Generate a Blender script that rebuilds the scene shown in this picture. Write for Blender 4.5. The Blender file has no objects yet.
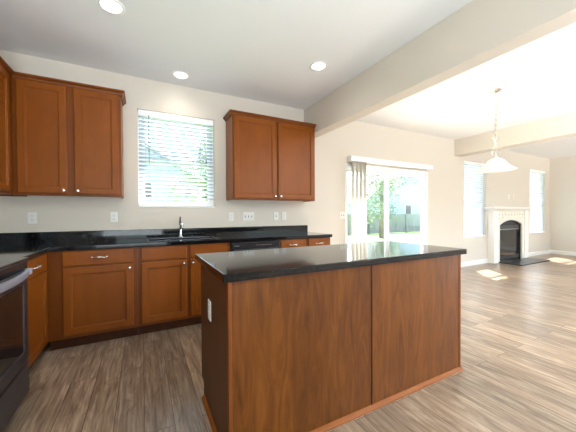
import bpy, bmesh, math, random
from mathutils import Vector, Matrix
random.seed(7)
S = bpy.context.scene
COL = S.collection
PI = math.pi

# ------------------------------------------------------------------ camera
cam_d = bpy.data.cameras.new('camera')
cam = bpy.data.objects.new('camera', cam_d)
COL.objects.link(cam)
S.camera = cam
cam_d.sensor_width = 36.0
cam_d.sensor_fit = 'HORIZONTAL'
cam_d.lens = 36.0 * 277.7 / 576.0
cam_d.shift_y = 2.2 / 576.0
cam_d.clip_start = 0.02
cam_d.clip_end = 400
_a, _b, _r = math.radians(27.735), math.radians(-0.74), math.radians(-0.293)
F = Vector((math.sin(_a) * math.cos(_b), math.cos(_a) * math.cos(_b), math.sin(_b)))
R = Vector((math.cos(_a), -math.sin(_a), 0))
U = R.cross(F)
R2 = R * math.cos(_r) + U * math.sin(_r)
U2 = -R * math.sin(_r) + U * math.cos(_r)
cam.matrix_world = Matrix((
    (R2.x, U2.x, -F.x, 0), (R2.y, U2.y, -F.y, -3.657), (R2.z, U2.z, -F.z, 1.18), (0, 0, 0, 1)))

# ------------------------------------------------------------------ world, sun, fill lamps
W = bpy.data.worlds.new('world')
S.world = W
W.use_nodes = True
_n = W.node_tree.nodes
_n.clear()
_sky = _n.new('ShaderNodeTexSky')
_sky.sky_type = 'NISHITA'
_sky.sun_disc = False
_sky.sun_elevation = math.radians(49)
_sky.sun_rotation = math.radians(40)
_sky.dust_density = 2.5
_sky.ozone_density = 1.0
_bg = _n.new('ShaderNodeBackground')
_bg.inputs[1].default_value = 0.95
_wo = _n.new('ShaderNodeOutputWorld')
W.node_tree.links.new(_sky.outputs[0], _bg.inputs[0])
W.node_tree.links.new(_bg.outputs[0], _wo.inputs[0])

def light(name, kind, loc, energy, color, direction=None, size=None, sizey=None, **kw):
    d = bpy.data.lights.new(name, kind)
    d.energy = energy
    d.color = color
    if kind == 'AREA':
        d.shape = 'RECTANGLE'
        d.size = size
        d.size_y = sizey
    o = bpy.data.objects.new(name, d)
    COL.objects.link(o)
    o.location = loc
    if direction is not None:
        o.rotation_euler = Vector(direction).to_track_quat('-Z', 'Y').to_euler()
    for k, v in kw.items():
        setattr(d, k, v)
    return o

light('sun', 'SUN', (20, 25, 35), 36.0, (1.0, 0.95, 0.86), (-0.83, -1.0, -1.5), angle=0.009)
# added area lamps behind the camera, tilted up to brighten ceilings like bounced daylight
light('rear_fill_kitchen', 'AREA', (0.3, -6.0, 0.95), 85, (0.82, 0.92, 1.0), (0, 1, 0.85), 2.6, 1.3, spread=math.radians(90))
light('rear_fill_dining', 'AREA', (4.0, -6.4, 1.2), 560, (0.86, 0.93, 1.0), (0.75, 0.75, 2.0), 3.4, 1.8, spread=math.radians(125))
light('rear_fill_family', 'AREA', (8.6, -6.2, 1.3), 110, (0.94, 0.97, 1.0), (0.75, 1.0, 1.6), 2.0, 1.6, spread=math.radians(110))
# added area lamp by the right wall opening, tilted down to brighten the floor
light('side_fill_light', 'AREA', (10.5, -4.6, 1.5), 170, (0.70, 0.85, 1.0), (-1, -0.12, -0.45), 4.0, 1.9, spread=math.radians(105))
S.view_settings.view_transform = 'Standard'
S.view_settings.look = 'None'
S.view_settings.exposure = 0.22
S.view_settings.gamma = 1.0
S.view_settings.use_curve_mapping = False
S.cycles.max_bounces = 10
S.cycles.diffuse_bounces = 6
S.cycles.glossy_bounces = 4
S.cycles.transmission_bounces = 8
S.cycles.transparent_max_bounces = 12
S.cycles.sample_clamp_indirect = 6.0
S.cycles.use_denoising = True

# ------------------------------------------------------------------ materials
def srgb(r, g, b):
    f = lambda c: (c / 255 / 12.92) if c / 255 <= 0.04045 else ((c / 255 + 0.055) / 1.055) ** 2.4
    return (f(r), f(g), f(b), 1)

def newmat(name):
    m = bpy.data.materials.new(name)
    m.use_nodes = True
    nt = m.node_tree
    return m, nt, nt.nodes['Principled BSDF']

def mat(name, col, rough=0.5, metal=0.0, coat=0.0, spec=None, noise=0.0, nscale=20, bump=0.0, bscale=200, **kw):
    m, nt, p = newmat(name)
    p.inputs['Base Color'].default_value = col
    p.inputs['Roughness'].default_value = rough
    p.inputs['Metallic'].default_value = metal
    p.inputs['Coat Weight'].default_value = coat
    if spec is not None:
        p.inputs['Specular IOR Level'].default_value = spec
    tc = nt.nodes.new('ShaderNodeTexCoord')
    if noise:
        n = nt.nodes.new('ShaderNodeTexNoise')
        n.inputs['Scale'].default_value = nscale
        n.inputs['Detail'].default_value = 4
        nt.links.new(tc.outputs['Object'], n.inputs['Vector'])
        cr = nt.nodes.new('ShaderNodeValToRGB')
        cr.color_ramp.elements[0].position = 0.3
        cr.color_ramp.elements[1].position = 0.7
        cr.color_ramp.elements[0].color = tuple(c * (1 - noise) for c in col[:3]) + (1,)
        cr.color_ramp.elements[1].color = tuple(min(1, c * (1 + noise)) for c in col[:3]) + (1,)
        nt.links.new(n.outputs['Fac'], cr.inputs[0])
        nt.links.new(cr.outputs[0], p.inputs['Base Color'])
    if bump:
        n = nt.nodes.new('ShaderNodeTexNoise')
        n.inputs['Scale'].default_value = bscale
        nt.links.new(tc.outputs['Object'], n.inputs['Vector'])
        b = nt.nodes.new('ShaderNodeBump')
        b.inputs['Strength'].default_value = bump
        b.inputs['Distance'].default_value = 0.002
        nt.links.new(n.outputs['Fac'], b.inputs['Height'])
        nt.links.new(b.outputs[0], p.inputs['Normal'])
    for k, v in kw.items():
        p.inputs[k].default_value = v
    return m

def wood(name, dark, lite, scale, stretch, rough=0.35, coat=0.3, rings=0.0, contrast=(0.3, 0.7)):
    """stained wood, grain running along local Z"""
    m, nt, p = newmat(name)
    L = nt.links.new
    tc = nt.nodes.new('ShaderNodeTexCoord')
    mp = nt.nodes.new('ShaderNodeMapping')
    mp.inputs['Scale'].default_value = (1, 1, stretch)
    L(tc.outputs['Object'], mp.inputs['Vector'])
    n = nt.nodes.new('ShaderNodeTexNoise')
    n.inputs['Scale'].default_value = scale
    n.inputs['Detail'].default_value = 6
    n.inputs['Roughness'].default_value = 0.6
    n.inputs['Distortion'].default_value = rings
    L(mp.outputs[0], n.inputs['Vector'])
    n2 = nt.nodes.new('ShaderNodeTexNoise')
    n2.inputs['Scale'].default_value = scale * 0.18
    n2.inputs['Detail'].default_value = 2
    L(mp.outputs[0], n2.inputs['Vector'])
    mx = nt.nodes.new('ShaderNodeMath')
    mx.operation = 'MULTIPLY_ADD'
    mx.inputs[1].default_value = 0.6
    L(n.outputs['Fac'], mx.inputs[0])
    m2 = nt.nodes.new('ShaderNodeMath')
    m2.operation = 'MULTIPLY'
    m2.inputs[1].default_value = 0.4
    L(n2.outputs['Fac'], m2.inputs[0])
    L(m2.outputs[0], mx.inputs[2])
    cr = nt.nodes.new('ShaderNodeValToRGB')
    cr.color_ramp.elements[0].position = contrast[0]
    cr.color_ramp.elements[1].position = contrast[1]
    cr.color_ramp.elements[0].color = dark
    cr.color_ramp.elements[1].color = lite
    L(mx.outputs[0], cr.inputs[0])
    L(cr.outputs[0], p.inputs['Base Color'])
    p.inputs['Roughness'].default_value = rough
    p.inputs['Coat Weight'].default_value = coat
    p.inputs['Coat Roughness'].default_value = 0.25
    p.inputs['Specular IOR Level'].default_value = 0.22
    return m

def floor_mat():
    m, nt, p = newmat('oak_plank_floor')
    L = nt.links.new
    N = nt.nodes.new
    tc = N('ShaderNodeTexCoord')
    mp = N('ShaderNodeMapping')
    mp.inputs['Rotation'].default_value = (0, 0, PI / 2)
    L(tc.outputs['Object'], mp.inputs['Vector'])
    br = N('ShaderNodeTexBrick')
    br.offset = 0.37
    br.offset_frequency = 2
    br.inputs['Scale'].default_value = 1.0
    br.inputs['Brick Width'].default_value = 1.22
    br.inputs['Row Height'].default_value = 0.152
    br.inputs['Mortar Size'].default_value = 0.0018
    br.inputs['Mortar Smooth'].default_value = 0.2
    br.inputs['Color1'].default_value = (0, 0, 0, 1)
    br.inputs['Color2'].default_value = (1, 1, 1, 1)
    br.inputs['Mortar'].default_value = (0.5, 0.5, 0.5, 1)
    L(mp.outputs[0], br.inputs['Vector'])
    # per-plank offset of the grain
    sx = N('ShaderNodeVectorMath'); sx.operation = 'SCALE'; sx.inputs[3].default_value = 7.0
    L(br.outputs['Color'], sx.inputs[0])
    ad = N('ShaderNodeVectorMath'); ad.operation = 'ADD'
    L(mp.outputs[0], ad.inputs[0]); L(sx.outputs[0], ad.inputs[1])
    m2 = N('ShaderNodeMapping'); m2.inputs['Scale'].default_value = (1.0, 6.5, 1)
    L(ad.outputs[0], m2.inputs['Vector'])
    g = N('ShaderNodeTexNoise'); g.inputs['Scale'].default_value = 2.6; g.inputs['Detail'].default_value = 8
    g.inputs['Roughness'].default_value = 0.68; g.inputs['Distortion'].default_value = 1.2
    L(m2.outputs[0], g.inputs['Vector'])
    m3 = N('ShaderNodeMapping'); m3.inputs['Scale'].default_value = (1.2, 26.0, 1)
    L(ad.outputs[0], m3.inputs['Vector'])
    g2 = N('ShaderNodeTexNoise'); g2.inputs['Scale'].default_value = 3.0; g2.inputs['Detail'].default_value = 4
    L(m3.outputs[0], g2.inputs['Vector'])
    a1 = N('ShaderNodeMath'); a1.operation = 'MULTIPLY_ADD'; a1.inputs[1].default_value = 0.62
    L(g.outputs['Fac'], a1.inputs[0])
    a2 = N('ShaderNodeMath'); a2.operation = 'MULTIPLY'; a2.inputs[1].default_value = 0.38
    L(g2.outputs['Fac'], a2.inputs[0]); L(a2.outputs[0], a1.inputs[2])
    cr = N('ShaderNodeValToRGB')
    e = cr.color_ramp.elements
    e[0].position = 0.34; e[0].color = srgb(96, 74, 56)
    e[1].position = 0.69; e[1].color = srgb(202, 183, 159)
    k = e.new(0.5); k.color = srgb(150, 127, 105)
    L(a1.outputs[0], cr.inputs[0])
    # plank to plank tone
    tone = N('ShaderNodeMapRange'); tone.inputs[3].default_value = 0.68; tone.inputs[4].default_value = 1.16
    L(br.outputs['Color'], tone.inputs[0])
    mul = N('ShaderNodeVectorMath'); mul.operation = 'SCALE'
    L(cr.outputs[0], mul.inputs[0]); L(tone.outputs[0], mul.inputs[3])
    mo = N('ShaderNodeMix'); mo.data_type = 'RGBA'
    L(br.outputs['Fac'], mo.inputs[0]); L(mul.outputs[0], mo.inputs[6]); mo.inputs[7].default_value = srgb(62, 50, 42)
    L(mo.outputs[2], p.inputs['Base Color'])
    p.inputs['Roughness'].default_value = 0.3
    p.inputs['Specular IOR Level'].default_value = 0.85
    b = N('ShaderNodeBump'); b.inputs['Strength'].default_value = 0.25; b.inputs['Distance'].default_value = 0.001
    L(a1.outputs[0], b.inputs['Height']); L(b.outputs[0], p.inputs['Normal'])
    return m

def granite():
    m, nt, p = newmat('black_granite')
    L = nt.links.new
    tc = nt.nodes.new('ShaderNodeTexCoord')
    v = nt.nodes.new('ShaderNodeTexNoise'); v.inputs['Scale'].default_value = 160; v.inputs['Detail'].default_value = 6
    L(tc.outputs['Object'], v.inputs['Vector'])
    cr = nt.nodes.new('ShaderNodeValToRGB')
    cr.color_ramp.elements[0].position = 0.56; cr.color_ramp.elements[0].color = (0.0035, 0.0038, 0.0045, 1)
    cr.color_ramp.elements[1].position = 0.72; cr.color_ramp.elements[1].color = (0.035, 0.04, 0.045, 1)
    L(v.outputs['Fac'], cr.inputs[0]); L(cr.outputs[0], p.inputs['Base Color'])
    p.inputs['Roughness'].default_value = 0.07
    p.inputs['Specular IOR Level'].default_value = 0.32
    return m

def glass_mat():
    m, nt, p = newmat('window_glass')
    nt.nodes.remove(p)
    N = nt.nodes.new
    tr = N('ShaderNodeBsdfTransparent'); tr.inputs[0].default_value = (0.97, 0.985, 0.98, 1)
    gl = N('ShaderNodeBsdfGlossy'); gl.inputs['Roughness'].default_value = 0.02
    fr = N('ShaderNodeLayerWeight'); fr.inputs[0].default_value = 0.5
    pw = N('ShaderNodeMath'); pw.operation = 'POWER'; pw.inputs[1].default_value = 4.0
    nt.links.new(fr.outputs['Facing'], pw.inputs[0])
    ma = N('ShaderNodeMath'); ma.operation = 'MULTIPLY_ADD'; ma.inputs[1].default_value = 0.6; ma.inputs[2].default_value = 0.03
    nt.links.new(pw.outputs[0], ma.inputs[0])
    mx = N('ShaderNodeMixShader')
    nt.links.new(ma.outputs[0], mx.inputs[0]); nt.links.new(tr.outputs[0], mx.inputs[1]); nt.links.new(gl.outputs[0], mx.inputs[2])
    nt.links.new(mx.outputs[0], nt.nodes['Material Output'].inputs[0])
    return m

def emit(name, col, strength):
    m, nt, p = newmat(name)
    p.inputs['Base Color'].default_value = col
    p.inputs['Emission Color'].default_value = col
    p.inputs['Emission Strength'].default_value = strength
    return m

def translucent(name, col, fac=0.5):
    m, nt, p = newmat(name)
    p.inputs['Base Color'].default_value = col
    p.inputs['Roughness'].default_value = 0.5
    t = nt.nodes.new('ShaderNodeBsdfTranslucent'); t.inputs[0].default_value = col
    mx = nt.nodes.new('ShaderNodeMixShader'); mx.inputs[0].default_value = fac
    nt.links.new(p.outputs[0], mx.inputs[1]); nt.links.new(t.outputs[0], mx.inputs[2])
    nt.links.new(mx.outputs[0], nt.nodes['Material Output'].inputs[0])
    return m

def fence_mat():
    m, nt, p = newmat('weathered_fence_boards')
    tc = nt.nodes.new('ShaderNodeTexCoord')
    mp = nt.nodes.new('ShaderNodeMapping'); mp.inputs['Scale'].default_value = (7, 1, 0.4)
    nt.links.new(tc.outputs['Object'], mp.inputs['Vector'])
    n = nt.nodes.new('ShaderNodeTexNoise'); n.inputs['Scale'].default_value = 2; n.inputs['Detail'].default_value = 4
    nt.links.new(mp.outputs[0], n.inputs['Vector'])
    cr = nt.nodes.new('ShaderNodeValToRGB')
    cr.color_ramp.elements[0].position = 0.3; cr.color_ramp.elements[0].color = srgb(105, 108, 112)
    cr.color_ramp.elements[1].position = 0.7; cr.color_ramp.elements[1].color = srgb(150, 150, 148)
    nt.links.new(n.outputs['Fac'], cr.inputs[0]); nt.links.new(cr.outputs[0], p.inputs['Base Color'])
    p.inputs['Roughness'].default_value = 0.85
    return m

M = dict(
    wall=mat('beige_wall_paint', srgb(213, 205, 192), 0.85, bump=0.1, bscale=300),
    ceil=mat('ceiling_paint', srgb(232, 233, 232), 0.9, bump=0.1, bscale=250),
    trim=mat('white_trim_paint', srgb(240, 238, 232), 0.45),
    floor=floor_mat(),
    cab=wood('cinnamon_maple', (0.165, 0.041, 0.003, 1), (0.245, 0.066, 0.005, 1), 9, 0.25, 0.36, 0.0, rings=0.5),
    edge=wood('cabinet_edge_stain', (0.12, 0.032, 0.005, 1), (0.20, 0.055, 0.008, 1), 12, 0.12, 0.4, 0.0),
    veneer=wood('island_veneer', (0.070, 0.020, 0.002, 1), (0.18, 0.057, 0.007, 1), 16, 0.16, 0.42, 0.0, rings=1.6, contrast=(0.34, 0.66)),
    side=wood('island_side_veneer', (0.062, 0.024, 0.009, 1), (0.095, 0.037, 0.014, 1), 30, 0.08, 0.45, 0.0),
    shoe=wood('shoe_moulding_stain', (0.20, 0.06, 0.010, 1), (0.28, 0.09, 0.016, 1), 10, 0.3, 0.3, 0.0),
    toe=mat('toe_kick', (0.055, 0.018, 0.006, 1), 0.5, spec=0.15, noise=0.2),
    frame=wood('cabinet_frame_wood', (0.125, 0.031, 0.003, 1), (0.19, 0.050, 0.005, 1), 9, 0.25, 0.36, 0.0, rings=0.5),  # face frame wood, slightly darker than the doors
    granite=granite(),
    nickel=mat('brushed_nickel', (0.72, 0.68, 0.62, 1), 0.25, 1.0),
    chrome=mat('chrome', (0.85, 0.86, 0.88, 1), 0.08, 1.0),
    steel=mat('stainless_steel', (0.55, 0.55, 0.56, 1), 0.28, 1.0, noise=0.06, nscale=60),
    bsteel=mat('dark_stainless', (0.085, 0.085, 0.10, 1), 0.35, 0.8, noise=0.08, nscale=30),
    satin=mat('satin_steel_blue_sheen', (0.55, 0.62, 0.75, 1), 0.35, 0.7),  # bluish reflection on the oven handle put into the base colour
    black=mat('black_enamel', (0.012, 0.012, 0.014, 1), 0.25),
    matte=mat('matte_black', (0.02, 0.021, 0.023, 1), 0.55),
    ovglass=mat('oven_glass', (0.012, 0.012, 0.013, 1), 0.05, spec=0.6),
    cook=mat('cooktop_glass', (0.01, 0.01, 0.011, 1), 0.08, spec=0.7),
    ring=mat('burner_ring_grey', (0.16, 0.16, 0.16, 1), 0.3),
    plate=mat('white_plastic', srgb(232, 230, 224), 0.35),
    slot=mat('slot_dark', srgb(70, 66, 62), 0.6),
    slat=translucent('blind_slat', srgb(214, 221, 232), 0.28),
    slat_dense=translucent('dense_blind_slat', srgb(206, 214, 226), 0.1),
    vane=translucent('vane_vinyl', srgb(236, 233, 228), 0.4),
    wand=mat('clear_wand', srgb(120, 130, 140), 0.2),
    vinyl=mat('white_vinyl', srgb(244, 245, 246), 0.35),
    glass=glass_mat(),
    lens=emit('lamp_lens', (1, 0.98, 0.94, 1), 9.0),
    baffle=mat('white_baffle', srgb(245, 245, 242), 0.3),
    shade=translucent('frosted_glass_shade', srgb(250, 249, 246), 0.45),
    bulb=emit('bulb', (1, 0.99, 0.97, 1), 32.0),
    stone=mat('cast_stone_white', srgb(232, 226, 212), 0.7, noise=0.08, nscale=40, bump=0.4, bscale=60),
    mantel_white=mat('white_mantel_paint', srgb(243, 240, 232), 0.5),  # plain lighter white for the mantel shelf and pilasters
    slate=mat('dark_slate', (0.035, 0.038, 0.042, 1), 0.3, noise=0.3, nscale=10),
    fire=mat('firebox_black', (0.02, 0.021, 0.023, 1), 0.6),
    grass=mat('lawn', srgb(120, 150, 84), 0.95, noise=0.3, nscale=3),
    patio=mat('concrete_patio', srgb(190, 186, 178), 0.9, noise=0.06, nscale=5),
    fence=fence_mat(),
    leaf=mat('tree_leaf', srgb(118, 142, 96), 0.8, noise=0.3, nscale=1.5),
    bark=mat('bark', srgb(110, 95, 80), 0.9, noise=0.2),
    siding=mat('pale_siding', srgb(178, 190, 204), 0.8, noise=0.03),
    roof=mat('roof_shingle', srgb(150, 152, 158), 0.9, noise=0.15, nscale=8),
)

# ------------------------------------------------------------------ mesh helpers
class MB:
    def __init__(s):
        s.bm = bmesh.new()
    def box(s, x0, x1, y0, y1, z0, z1, bev=0.0, seg=2):
        if x0 > x1: x0, x1 = x1, x0
        if y0 > y1: y0, y1 = y1, y0
        if z0 > z1: z0, z1 = z1, z0
        r = bmesh.ops.create_cube(s.bm, size=1.0)
        vs = r['verts']
        for v in vs:
            v.co = Vector(((x0 + x1) / 2 + v.co.x * (x1 - x0), (y0 + y1) / 2 + v.co.y * (y1 - y0), (z0 + z1) / 2 + v.co.z * (z1 - z0)))
        if bev:
            es = list({e for v in vs for e in v.link_edges})
            bmesh.ops.bevel(s.bm, geom=es, offset=bev, segments=seg, profile=0.5, affect='EDGES')
        return s
    def loft(s, loops, cap0=True, cap1=True, closed=True):
        rows = [[s.bm.verts.new(p) for p in lp] for lp in loops]
        n = len(rows[0])
        for a, b in zip(rows, rows[1:]):
            for i in range(n if closed else n - 1):
                j = (i + 1) % n
                s.bm.faces.new((a[i], a[j], b[j], b[i]))
        if cap0: s.bm.faces.new(rows[0][::-1])
        if cap1: s.bm.faces.new(rows[-1])
        return s
    def prism(s, pts, axis, a0, a1):
        """pts: 2-d outline; axis 'x': (y,z), 'y': (x,z), 'z': (x,y)"""
        def mk(p, a):
            return {'x': (a, p[0], p[1]), 'y': (p[0], a, p[1]), 'z': (p[0], p[1], a)}[axis]
        return s.loft([[mk(p, a0) for p in pts], [mk(p, a1) for p in pts]])
    def tube(s, path, r, seg=12, taper=None):
        path = [Vector(p) for p in path]
        loops = []
        up = None
        for i, p in enumerate(path):
            t = (path[min(i + 1, len(path) - 1)] - path[max(i - 1, 0)]).normalized()
            if up is None:
                up = t.orthogonal().normalized()
            else:
                up = (up - t * up.dot(t)).normalized()
            sd = t.cross(up)
            rr = r if taper is None else taper[i]
            loops.append([p + (up * math.cos(2 * PI * k / seg) + sd * math.sin(2 * PI * k / seg)) * rr for k in range(seg)])
        return s.loft(loops)
    def lathe(s, prof, c=(0, 0, 0), seg=32, axis='z', cap0=True, cap1=True):
        loops = []
        for r, h in prof:
            lp = []
            for k in range(seg):
                a = 2 * PI * k / seg
                u, v = r * math.cos(a), r * math.sin(a)
                q = {'z': (u, v, h), 'y': (u, h, v), 'x': (h, u, v)}[axis]
                lp.append((c[0] + q[0], c[1] + q[1], c[2] + q[2]))
            loops.append(lp)
        return s.loft(loops, cap0, cap1)
    def build(s, name, m, parent=None, smooth=False, loc=None):
        bmesh.ops.recalc_face_normals(s.bm, faces=s.bm.faces[:])
        if smooth:
            for f in s.bm.faces: f.smooth = True
            for e in s.bm.edges:
                if len(e.link_faces) == 2 and e.calc_face_angle(0) > math.radians(40): e.smooth = False
        if loc is not None:
            bmesh.ops.translate(s.bm, verts=s.bm.verts[:], vec=-Vector(loc))
        me = bpy.data.meshes.new(name)
        s.bm.to_mesh(me); s.bm.free()
        me.materials.append(m if not isinstance(m, str) else M[m])
        o = bpy.data.objects.new(name, me)
        COL.objects.link(o)
        if loc is not None: o.location = loc
        if parent is not None: o.parent = parent
        return o

def tag(o, label, cat, group=None):
    o['label'] = label; o['category'] = cat
    if group: o['group'] = group
    return o
def struct(o):
    o['kind'] = 'structure'; return o
def thing(name, label, cat, loc=(0, 0, 0), rz=0.0, group=None):
    o = bpy.data.objects.new(name, None); COL.objects.link(o)
    o.empty_display_size = 0.1
    o.location = loc; o.rotation_euler = (0, 0, rz)
    return tag(o, label, cat, group)
def copy_tree(o, parent=None):
    c = o.copy(); COL.objects.link(c)
    if parent is not None: c.parent = parent
    for ch in [q for q in bpy.data.objects if q.parent == o]:
        copy_tree(ch, c)
    return c

# ------------------------------------------------------------------ dimensions
H = 2.775
XL, XR = -1.331, 10.63
YR = -7.5
WT = 0.14                     # wall thickness
K_WIN = (-0.035, 0.846, 1.272, 2.415)
W2 = (6.36, 7.26, 0.635, 2.375)
W3 = (9.43, 10.38, 0.625, 2.40)
SD = (3.00, 5.12, 0.0, 2.035)
FB = (7.62, 8.70, 0.0, 1.0)

def wall_with_openings(x0, x1, z0, z1, y0, y1, ops, m, name):
    """ops: (x0,x1,z0,z1); grid of boxes merged into one mesh"""
    xs = sorted({x0, x1, *[o[0] for o in ops], *[o[1] for o in ops]})
    mb = MB()
    for a, b in zip(xs, xs[1:]):
        hit = [o for o in ops if o[0] < (a + b) / 2 < o[1]]
        if not hit:
            mb.box(a, b, y0, y1, z0, z1)
        else:
            o = hit[0]
            if o[2] > z0 + 1e-4: mb.box(a, b, y0, y1, z0, o[2])
            if o[3] < z1 - 1e-4: mb.box(a, b, y0, y1, o[3], z1)
    return struct(mb.build(name, m))

struct(MB().box(XL - WT, XR + WT, YR - WT, WT, -0.12, 0).build('floor', 'floor'))
struct(MB().box(XL - WT, XR + WT, YR - WT, WT, H, H + 0.12).build('ceiling', 'ceil'))
wall_with_openings(XL - WT, XR + WT, 0, H, 0, WT, [K_WIN, SD, W2, FB, W3], 'wall', 'wall_back')
struct(MB().box(XL - WT, XL, YR, 0, 0, H).build('wall_left', 'wall'))
mb = MB()
mb.box(XR, XR + WT, YR, -6.4, 0, H); mb.box(XR, XR + WT, -2.0, 0, 0, H); mb.box(XR, XR + WT, -6.4, -2.0, 0, 0.5); mb.box(XR, XR + WT, -6.4, -2.0, 2.5, H)
struct(mb.build('wall_right', 'wall'))
RW = [(-0.8, 2.0, 0.7, 2.4), (3.8, 7.4, 0.6, 2.5), (8.2, 10.4, 0.6, 2.4)]
wall_with_openings(XL - WT, XR + WT, 0, H, YR - WT, YR, RW, 'wall', 'wall_rear')
# ceiling beams
BX0, BX1, BZ = 2.205, 2.37, 2.35
struct(MB().box(BX0, BX1, YR, 0, BZ, H, 0.004).build('trim_1', 'wall'))
B2X0, B2X1, B2Z = 6.0, 6.26, 2.435
struct(MB().box(B2X0, B2X1, YR, 0, B2Z, H, 0.004).build('trim_2', 'wall'))
# roof eave outside over the back wall and the chimney chase behind the fireplace
struct(MB().prism([(WT, 2.75), (0.80, 2.75), (0.80, 2.92), (WT, 3.3)], 'x', XL - 1, XR + 1).build('trim_3', 'trim'))
mb = MB()
mb.box(7.50, 7.56, WT, 0.80, -0.6, 2.74); mb.box(8.92, 8.98, WT, 0.80, -0.6, 2.74); mb.box(7.50, 8.98, 0.74, 0.80, -0.6, 2.74)
struct(mb.build('wall_chimney', 'siding'))

# baseboards
def baseboard_profile(sgn=1):
    return [(0, 0), (-0.016, 0), (-0.016, 0.085), (-0.010, 0.098), (0, 0.105)]
def base_x(name, x0, x1):
    struct(MB().prism(baseboard_profile(), 'x', x0, x1).build(name, 'trim'))
mb = MB()
for a, b in ((2.26, 2.94), (5.18, 7.32), (9.0, XR)):
    mb.prism(baseboard_profile(), 'x', a, b)
struct(mb.build('baseboard_back', 'trim'))
struct(MB().prism([(XR + p[0], p[1]) for p in baseboard_profile()], 'y', YR, -0.016).build('baseboard_right', 'trim'))

# ------------------------------------------------------------------ windows
def window(name, op, meet=True):
    x0, x1, z0, z1 = op
    r = bpy.data.objects.new(name, None); COL.objects.link(r); r.location = ((x0 + x1) / 2, 0.09, z0); struct(r)
    l = Vector(r.location)
    def frame(x0, x1, z0, z1, t, y0, y1, nm, m='vinyl'):
        mb = MB()
        mb.box(x0, x0 + t, y0, y1, z0, z1); mb.box(x1 - t, x1, y0, y1, z0, z1)
        mb.box(x0 + t, x1 - t, y0, y1, z0, z0 + t); mb.box(x0 + t, x1 - t, y0, y1, z1 - t, z1)
        return part(nm, mb, m)
    def part(nm, mb, m):
        bmesh.ops.translate(mb.bm, verts=mb.bm.verts[:], vec=-l)
        return mb.build(nm, m, r)
    frame(x0, x1, z0, z1, 0.035, 0.075, WT - 0.001, 'window_frame')
    zm = (z0 + z1) / 2 - 0.02
    frame(x0 + 0.036, x1 - 0.036, z0 + 0.036, zm + 0.02, 0.036, 0.08, 0.105, 'lower_sash')
    frame(x0 + 0.036, x1 - 0.036, zm - 0.016, z1 - 0.036, 0.036, 0.106, 0.131, 'upper_sash')
    part('pane', MB().box(x0 + 0.07, x1 - 0.07, 0.091, 0.095, z0 + 0.07, zm - 0.014), 'glass')
    part('pane', MB().box(x0 + 0.07, x1 - 0.07, 0.117, 0.121, zm + 0.02, z1 - 0.07), 'glass')
    part('window_sill', MB().box(x0 + 0.001, x1 - 0.001, -0.006, 0.074, z0 + 0.001, z0 + 0.016, 0.003), 'trim')
    return r
window('window_1', K_WIN)
window('window_2', W2)
window('window_3', W3)

def hblind(op, tilt, pitch, label, name='venetian_blind', wand=True, sm='slat'):
    x0, x1, z0, z1 = op
    g = 0.008
    x0 += g; x1 -= g
    l = Vector(((x0 + x1) / 2, 0.04, z0 + 0.018))
    t = thing(name, label, 'window blind', l, group=None)
    def part(nm, mb, m, par=t, **k):
        bmesh.ops.translate(mb.bm, verts=mb.bm.verts[:], vec=-l)
        return mb.build(nm, m, par, **k)
    part('valance', MB().box(x0, x1, 0.004, 0.012, z1 - 0.075, z1 - 0.004, 0.002), 'vinyl')
    part('headrail', MB().box(x0 + 0.005, x1 - 0.005, 0.014, 0.066, z1 - 0.055, z1 - 0.004), 'vinyl')
    mb = MB()
    z = z1 - 0.085
    w = 0.025
    zb = z0 + 0.05
    while z > zb + 0.03:
        ca, sa = math.cos(tilt), math.sin(tilt)
        # slightly crowned slat
        pts = []
        for k in range(5):
            u = -w + 2 * w * k / 4
            c = 0.003 * (1 - (u / w) ** 2)
            pts.append((0.04 + u * ca - c * sa, z + u * sa + c * ca))
        low = [(p[0] + 0.0022 * sa, p[1] - 0.0022 * ca) for p in pts[::-1]]
        mb.prism(pts + low, 'x', x0 + 0.004, x1 - 0.004)
        z -= pitch
    part('slats', mb, sm)
    part('bottom_rail', MB().box(x0 + 0.004, x1 - 0.004, 0.018, 0.062, z0 + 0.02, z0 + 0.042, 0.003), 'vinyl')
    for f in (0.16, 0.84):
        part('ladder_cord', MB().tube([(x0 + (x1 - x0) * f, 0.0125, z1 - 0.05), (x0 + (x1 - x0) * f, 0.0125, z0 + 0.03)], 0.0012, 6), 'vinyl')
    if wand:
        wx = x0 + 0.11
        wd = part('tilt_wand', MB().tube([(wx, 0.0, z1 - 0.06), (wx, -0.004, z1 - 0.64)], 0.0045, 8), 'wand')
        cx = x1 - 0.10
        part('pull_cord', MB().tube([(cx, 0.0, z1 - 0.06), (cx, -0.004, z1 - 0.52)], 0.0016, 6), 'vinyl')
        part('cord_tassel', MB().lathe([(0.003, 0.0), (0.008, -0.02), (0.009, -0.045), (0.003, -0.05)], (cx, -0.004, z1 - 0.52), 10), 'wand', smooth=True)
    return t
hblind(K_WIN, math.radians(-21), 0.047, 'white slatted blind in the kitchen window above the sink', wand=True)
hblind(W2, math.radians(48), 0.047, 'tall white slatted blind in the window left of the fireplace', wand=False, sm='slat_dense')
hblind(W3, math.radians(48), 0.047, 'tall white slatted blind in the window right of the fireplace, by the room corner', wand=False, sm='slat_dense')

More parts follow.
